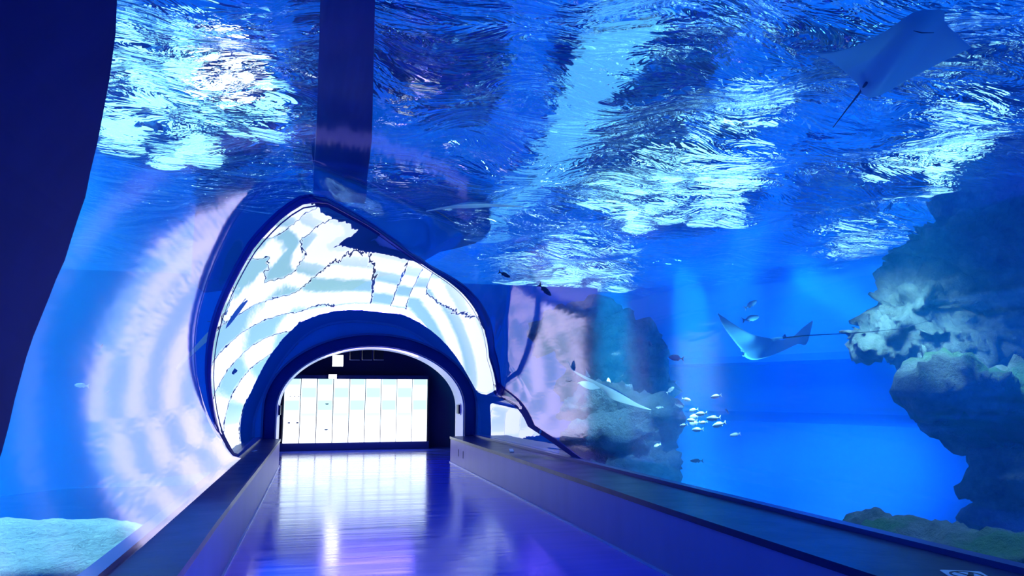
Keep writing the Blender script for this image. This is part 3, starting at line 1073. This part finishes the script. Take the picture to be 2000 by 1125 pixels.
def fish_mesh(name, material, deep=0.34):
    """nose at +X, unit length"""
    nx, nr = 18, 12
    prof = [(0.0, .01), (.04, .35), (.1, .62), (.2, .9), (.33, 1.0), (.48, .92), (.62, .66), (.74, .36), (.80, .22), (.84, .2)]
    vs, fs = [], []
    for i in range(nx + 1):
        x = 0.84 * i / nx
        r = float(np.interp(x, [p[0] for p in prof], [p[1] for p in prof])) * deep / 2
        for k in range(nr):
            a = 2 * math.pi * k / nr
            vs.append((0.5 - x, 0.42 * r * math.cos(a), r * math.sin(a) * (1.05 if math.sin(a) < 0 else 1.0)))
    for i in range(nx):
        for k in range(nr):
            a, b = i * nr + k, i * nr + (k + 1) % nr
            fs.append((a, b, b + nr, a + nr))
    fs.append(tuple(range(nr))[::-1])

    def fin(outline, th=0.012):
        o = len(vs)
        m = len(outline)
        for y in (th, -th):
            for x, z in outline:
                vs.append((x, y, z))
        fs.append(tuple(o + i for i in range(m)))
        fs.append(tuple(o + m + i for i in range(m))[::-1])
        for i in range(m):
            j = (i + 1) % m
            fs.append((o + i, o + j, o + m + j, o + m + i))
    fin([(-0.31, 0.03), (-0.38, 0.08), (-0.5, 0.19), (-0.46, 0.08), (-0.43, 0.0), (-0.46, -0.08), (-0.5, -0.19), (-0.38, -0.08), (-0.31, -0.03)])
    fin([(0.2, deep * .42), (0.12, deep * .62), (0.0, deep * .58), (-0.15, deep * .5), (-0.22, deep * .3), (-0.1, deep * .3), (0.1, deep * .4)])
    fin([(0.18, -deep * .42), (0.08, -deep * .68), (0.04, -deep * .45)])
    fin([(-0.04, -deep * .38), (-0.1, -deep * .6), (-0.2, -deep * .42), (-0.2, -deep * .2)])
    me = bpy.data.meshes.new(name)
    me.from_pydata(vs, [], fs)
    bm = bmesh.new()
    bm.from_mesh(me)
    bmesh.ops.recalc_face_normals(bm, faces=bm.faces)
    bm.to_mesh(me)
    bm.free()
    me.materials.append(material)
    for p in me.polygons:
        p.use_smooth = True
    return me


FM = {'w': fish_mesh('fish', M['fish']), 'd': fish_mesh('dark_fish', M['fish_dark'], 0.26), 'g': fish_mesh('grey_fish', M['fish_grey'], 0.3)}
# px, py, length in px, heading (degrees in view, 180 = facing left), turn toward viewer, mesh, distance, label, group
SCH = 'school of silver fish'
FISH = [
    (1355, 801, 19, 190, 10, 'w', 9.3, 'silver fish at the top of the tight school', SCH),
    (1370, 808, 23, 187, 0, 'w', 9.1, 'silver fish second from the top of the tight school', SCH),
    (1394, 817, 28, 184, 0, 'w', 9.0, 'long silver fish on the right side of the tight school', SCH),
    (1358, 813, 24, 190, 15, 'w', 9.6, 'dimmer silver fish half hidden in the middle of the school', SCH),
    (1352, 821, 21, 176, 0, 'w', 9.2, 'silver fish leading the middle of the tight school', SCH),
    (1357, 826, 22, 186, 10, 'w', 9.5, 'silver fish tucked under the leading fish of the school', SCH),
    (1374, 825, 17, 190, 10, 'w', 9.2, 'short silver fish at the centre right of the school', SCH),
    (1335, 831, 18, 196, -15, 'w', 9.0, 'silver fish ahead of the school, lowest at its front', SCH),
    (1405, 829, 28, 196, 0, 'w', 9.0, 'long silver fish at the lower right of the school', SCH),
    (1363, 839, 23, 182, 10, 'w', 9.0, 'silver fish at the bottom of the school', SCH),
    (1436, 849, 22, 190, 10, 'g', 9.6, 'dim fish trailing below and behind the school', SCH),
    (1399, 774, 22, 192, -10, 'w', 9.0, 'bright silver fish alone above the school', None),
    (1340, 780, 19, -14, 10, 'w', 9.5, 'pale fish above the school, facing away from it', None),
    (1326, 792, 19, -17, 10, 'g', 10.2, 'faint fish above and ahead of the school', None),
    (1309, 762, 20, 38, 10, 'g', 9.8, 'faint fish nosing upward above the school', None),
    (1288, 795, 16, 184, 10, 'g', 10.2, 'faint fish just off the tip of the edge-on ray', None),
    (1420, 803, 12, 120, 20, 'g', 11.0, 'tiny faint fish right of the school', None),
    (1321, 699, 30, 172, 0, 'w', 8.0, 'bright silver fish alone in the light shaft', None),
    (1271, 671, 12, 120, 10, 'g', 9.0, 'tiny pale fish beside the light shaft', None),
    (1466, 622, 34, 14, 10, 'g', 8.0, 'blue grey fish above the spotted ray', None),
    (1466, 595, 30, 34, 15, 'g', 8.2, 'uppermost blue grey fish above the spotted ray', None),
    (1361, 900, 26, 180, 0, 'd', 11.0, 'dark dim fish low in the blue water beside the rock mound', None),
    (1284, 869, 14, 198, 0, 'g', 9.5, 'small pale fish in front of the hazed rock mound', None),
    (1211, 818, 8, 30, 10, 'w', 9.5, 'tiny pale fish over the hazed rock mound', None),
    (1055, 844, 11, 80, 20, 'w', 9.5, 'tiny pale fish at the foot of the bright glass reflection', None),
    (1064, 566, 34, -42, 0, 'd', 7.0, 'dark fish diving below the surface beyond the tunnel crown', None),
    (985, 536, 26, -25, 0, 'd', 7.0, 'dark fish near the surface beyond the tunnel crown', None),
    (198, 676, 12, 60, 20, 'd', 5.5, 'small dark fish in the blue water by the bright left reflection', None),
    (210, 766, 12, 50, 20, 'd', 5.5, 'small dark fish lower in the blue water by the left reflection', None),
    (160, 753, 26, 175, 0, 'g', 6.5, 'faint grey fish in the blue water near the dark tunnel wall', None),
]
for (px, py, ln, hd, turn, k, d, lab, grp) in FISH:
    o = bpy.data.objects.new('dark_fish' if k == 'd' else 'fish', FM[k])
    C.objects.link(o)
    o.location = at(px, py, d)
    L = ln * d / FPX
    o.scale = (L, L, L)
    # view frame: local X along heading in the picture plane, Y away, Z up
    f = ray_dir(px, py).normalized()
    rt = Vector((math.cos(_ps), -math.sin(_ps), 0))
    upv = rt.cross(f).normalized()
    rt = f.cross(upv).normalized()
    h = R(hd)
    x = (rt * math.cos(h) + upv * math.sin(h)).normalized()
    x = (x * math.cos(R(turn)) - f * math.sin(R(turn))).normalized()
    zz = upv if abs(math.cos(h)) > 0.3 else rt
    y = zz.cross(x).normalized()
    z = x.cross(y)
    o.rotation_euler = Matrix((x, y, z)).transposed().to_euler()
    tag(o, lab, 'fish', grp)

# ------------------------------------------------------------------ small things on the ledges
def sticker(c, sx, sy, rot):
    root = thing('warning_sticker', 'white square sticker with a crossed-out circle symbol on the right ledge', 'sticker', (c[0], c[1], SPR))
    rm = Matrix.Rotation(rot, 3, 'Z')

    def flat(name, polys, z0, z1, material):
        bm = bmesh.new()
        for poly in polys:
            a = [bm.verts.new(Vector((c[0], c[1], 0)) + rm @ Vector((x * sx, y * sy, 0)) + Vector((0, 0, z1))) for x, y in poly]
            b = [bm.verts.new(v.co + Vector((0, 0, z0 - z1))) for v in a]
            bm.faces.new(a)
            bm.faces.new(b[::-1])
            for i in range(len(a)):
                j = (i + 1) % len(a)
                bm.faces.new((a[i], b[i], b[j], a[j]))
        return obj(name, bm, material, root)
    r_ = 0.08
    pl = []
    for (x, y, a0) in ((0.5 - r_, 0.5 - r_, 0), (-0.5 + r_, 0.5 - r_, 90), (-0.5 + r_, -0.5 + r_, 180), (0.5 - r_, -0.5 + r_, 270)):
        pl += [(x + r_ * math.cos(R(a0 + k * 18)), y + r_ * math.sin(R(a0 + k * 18))) for k in range(6)]
    flat('plate', [pl], SPR + 0.0005, SPR + 0.004, M['white'])
    ring = []
    for k in range(32):
        a, b = R(k * 11.25), R((k + 1) * 11.25)
        ring.append([(0.4 * math.cos(a), 0.4 * math.sin(a)), (0.4 * math.cos(b), 0.4 * math.sin(b)), (0.34 * math.cos(b), 0.34 * math.sin(b)), (0.34 * math.cos(a), 0.34 * math.sin(a))])
    u, v = math.cos(R(118)), math.sin(R(118))
    ring.append([(0.35 * u - 0.03 * v, 0.35 * v + 0.03 * u), (0.35 * u + 0.03 * v, 0.35 * v - 0.03 * u), (-0.35 * u + 0.03 * v, -0.35 * v - 0.03 * u), (-0.35 * u - 0.03 * v, -0.35 * v + 0.03 * u)])
    flat('ban_ring', ring, SPR + 0.0041, SPR + 0.006, M['ink'])
    flat('pictogram', [[(0.08, 0.14), (0.2, 0.1), (0.24, 0.2), (0.14, 0.26)], [(-0.05, -0.15), (0.12, -0.12), (0.2, 0.06), (0.08, 0.1)], [(-0.02, -0.2), (0.12, -0.3), (0.16, -0.16), (0.04, -0.1)]], SPR + 0.0041, SPR + 0.006, M['ink'])


ca, cb2 = on_z(1868, 1110, SPR), on_z(1903, 1118, SPR)
sticker(((ca.x + cb2.x) / 2 - 0.09, 3.36), 0.2, 0.2, R(-25))
for (px, py), lab in (((997, 880), 'small pale strip lying on the right ledge near the arch'), ((478, 882), 'tiny pale tag lying on the left ledge near the arch')):
    q = on_z(px, py, SPR)
    bm = bmesh.new()
    add_box(bm, (-0.02, -0.3 if px > 900 else -0.05, 0), (0.05, 0.3, 0.008) if px > 900 else (0.02, 0.12, 0.008))
    bmesh.ops.rotate(bm, verts=bm.verts, cent=(0, 0, 0), matrix=Matrix.Rotation(R(-12), 3, 'Z'))
    o = obj('label_strip', bm, M['white'])
    o.location = (q.x + (0.14 if px < 900 else 0), q.y, SPR + 0.001)
    tag(o, lab, 'strip')
